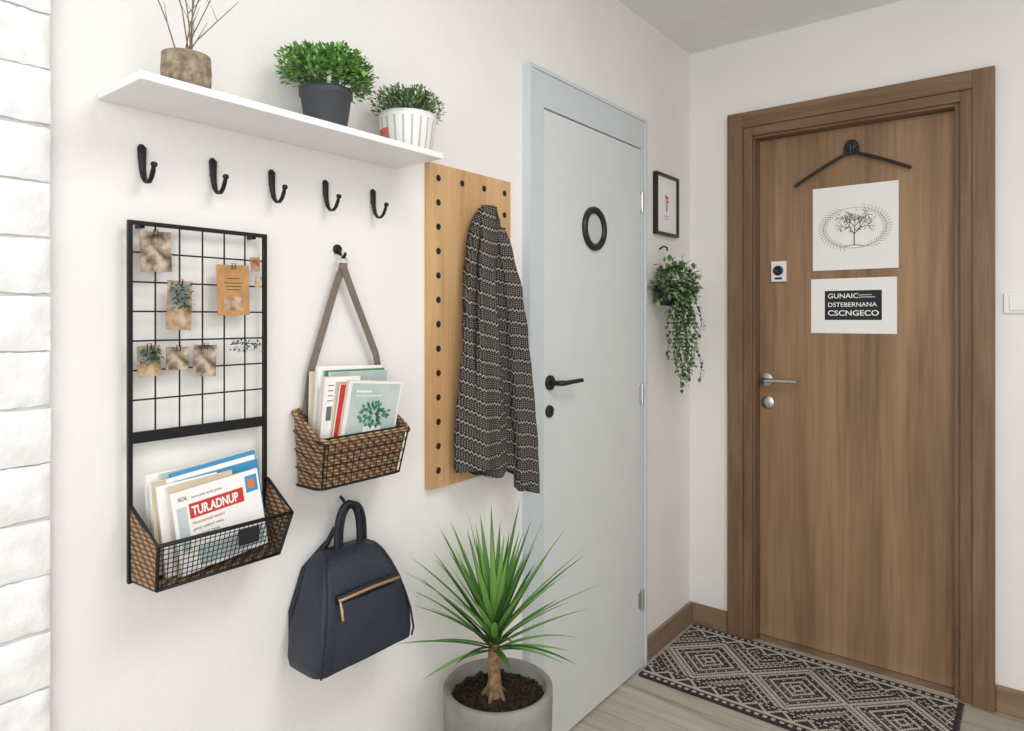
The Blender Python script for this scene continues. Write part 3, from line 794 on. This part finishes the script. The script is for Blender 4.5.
# ------------------------------------------------------------------ framed picture
m = MB(); ya, yb, za, zb = 2.346, 2.545, 1.590, 1.826; fw = .011
m.box((.0005, ya, za), (.018, ya+fw, zb), 0); m.box((.0005, yb-fw, za), (.018, yb, zb), 0)
m.box((.0005, ya+fw, za), (.018, yb-fw, za+fw), 0); m.box((.0005, ya+fw, zb-fw), (.018, yb-fw, zb), 0)
m.box((.0005, ya+fw, za+fw), (.010, yb-fw, zb-fw), 1)
yc = (ya+yb)/2
for k in range(14):
    a = U(0, 6.28); r = U(0, .020); p = Vector((.0108, yc+r*math.cos(a), 1.735+r*math.sin(a)))
    m.lathe(p, [(.0045, 0), (.0001, .0003)], random.choice((2, 4, 4)), 8, 'x')
for q in (-.012, 0, .012):
    m.tube([(.0108, yc, 1.680), (.0108, yc+q*.5, 1.70), (.0108, yc+q, 1.722)], .0010, 3, 4)
for z, w in ((1.664, .05), (1.654, .036)): m.box((.010, yc-w/2, z), (.0108, yc+w/2, z+.002), 3)
m.build('framed_picture', [BLKP, PAPER, RED, INK, PINK], bevel=.001)

# ------------------------------------------------------------------ hanging ivy
m = MB(); c = (.060, 2.345, 1.360)
m.lathe(c, [(.0001, -.045), (.030, -.042), (.044, -.02), (.048, .012), (.050, .03), (.046, .03), (.044, .018), (.0001, .016)], 0, 28)
m.tube([(.0005, 2.40, 1.535), (.02, 2.40, 1.545), (.035, 2.395, 1.538), (.038, 2.390, 1.525)], .0035, 0, 8)
for dx, dy in ((.04, 0), (-.04, .0), (0, .045), (0, -.045)):
    m.tube([(c[0]+dx, c[1]+dy, c[2]+.03), (.04, 2.385, 1.525)], .001, 4, 4)
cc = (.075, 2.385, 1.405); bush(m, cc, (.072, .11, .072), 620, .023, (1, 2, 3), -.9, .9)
for k in range(26):
    a = U(-1.8, 2.2); r0 = U(.03, .080); Lr = U(.14, .34) if k > 6 else U(.36, .44)
    x, y, z = c[0]+.015+r0*math.cos(a), c[1]+.050+r0*math.sin(a)*1.3, 1.405
    pts = []
    n = int(Lr/.015)
    for i in range(n):
        pts.append((max(.012, x+.008*math.sin(i*.6+k)), y+.014*math.sin(i*.4+k*2)+.0012*i, z-.015*i))
    m.tube(pts, .001, 3, 4)
    for p in pts:
        for _ in range(2 if R() < .6 else 1):
            d = (U(-.3, 1), U(-1, 1), U(-.7, .3)); L = U(.013, .025)
            m.leaf(p, d, L, L*.65, random.choice((1, 1, 2, 3)), .7, 3, .2)
m.build('hanging_ivy', [BLKP, V1, V2, V3, WPLAS])

# ------------------------------------------------------------------ yucca in concrete pot
m = MB(); c = (.178, 1.200, 0)
Rp = .125; Zr = .433
m.lathe(c, [(.0001, .001), (.100, .001), (.106, .01), (.119, .22), (Rp-.001, .36), (Rp, .40), (Rp, Zr-.004), (Rp-.004, Zr), (Rp-.012, Zr), (Rp-.016, Zr-.005), (Rp-.018, Zr-.030), (.0001, Zr-.025)], 0, 64, mis=lambda i, k: 1 if i >= 10 else 0)
for _ in range(260):
    a = U(0, 6.28); r = (Rp-.022)*math.sqrt(R()); q = U(.003, .007)
    m.obox((c[0]+r*math.cos(a), c[1]+r*math.sin(a), Zr-.026+q*.3), (q*1.5, q, q), (U(0, 3), U(0, 3), U(0, 3)), 1)
tx, ty = .172, 1.194
for da in range(5):
    a = da*1.26; m.tube([(tx+.032*math.cos(a), ty+.032*math.sin(a), Zr-.030), (tx+.012*math.cos(a), ty+.012*math.sin(a), Zr-.008), (tx, ty, Zr+.02)], [.004, .007, .009], 2, 8)
m.tube([(tx, ty, Zr-.030), (tx+.002, ty, Zr+.005), (tx-.002, ty+.001, Zr+.035), (tx, ty, Zr+.065), (tx, ty, Zr+.11)], [.020, .015, .0135, .015, .011], 2, 14)
lp = lambda t: (.6+.4*min(1, t*5)) * (1-t**2.2)
nl = 78
for i in range(nl):
    t = i/nl                       # 0 = outer low, 1 = inner upright
    a = i*2.39996+U(-.2, .2)
    el = math.radians(22+56*t**.95+U(-8, 8))
    L = U(.20, .295)
    if math.cos(a) > .2 and t < .35: L *= .82
    d = Vector((math.cos(a)*math.cos(el), math.sin(a)*math.cos(el), math.sin(el)))
    base = Vector((tx, ty, Zr+.074+.045*t))+d*.008
    tip = base.x+d.x*L
    if tip < .015:
        f = (base.x-.02)/max(1e-3, -d.x*L); d.x *= f; d.z += .25; d.normalize()
        if base.x+d.x*L < .012: L = (base.x-.012)/max(1e-3, -d.x)
    m.leaf(base, d, L, U(.013, .019), random.choice((3, 3, 4, 4, 5)), U(.2, .6)*(1.15-t), 9, .35, prof=lp)
m.build('potted_yucca', [CONC, SOIL, TRUNK, Y1, Y2, Y3])

# ------------------------------------------------------------------ lights
def area(name, loc, tgt, size, power, col=(1, 1, 1), sy=None):
    l = bpy.data.lights.new(name, 'AREA'); l.energy = power; l.color = col; l.shape = 'RECTANGLE'; l.size = size; l.size_y = sy or size
    o = bpy.data.objects.new(name, l); o.location = loc
    o.rotation_euler = (Vector(tgt)-Vector(loc)).to_track_quat('-Z', 'Y').to_euler(); bpy.context.scene.collection.objects.link(o); return o
area('ceiling_light', (1.35, .9, HC-.02), (1.35, .9, 0), .8, 15.5, (1, .985, .96))
area('window_light', (2.0, -1.3, 1.7), (.3, 1.7, 1.1), 1.9, 32, (1, .995, .985))
w = bpy.data.worlds.new('world'); bpy.context.scene.world = w; w.use_nodes = True
w.node_tree.nodes['Background'].inputs[0].default_value = (.975, .985, 1, 1); w.node_tree.nodes['Background'].inputs[1].default_value = .92

# ------------------------------------------------------------------ camera
cam = bpy.data.cameras.new('camera'); co = bpy.data.objects.new('camera', cam); bpy.context.scene.collection.objects.link(co)
co.location = (1.156, 0, 1.27); co.rotation_euler = (math.pi/2, 0, math.atan(528/676))
cam.sensor_width = 36; cam.lens = 676/1024*36; cam.shift_y = -47.5/1024; cam.clip_start = .02
bpy.context.scene.camera = co
bpy.context.scene.view_settings.view_transform = 'Standard'
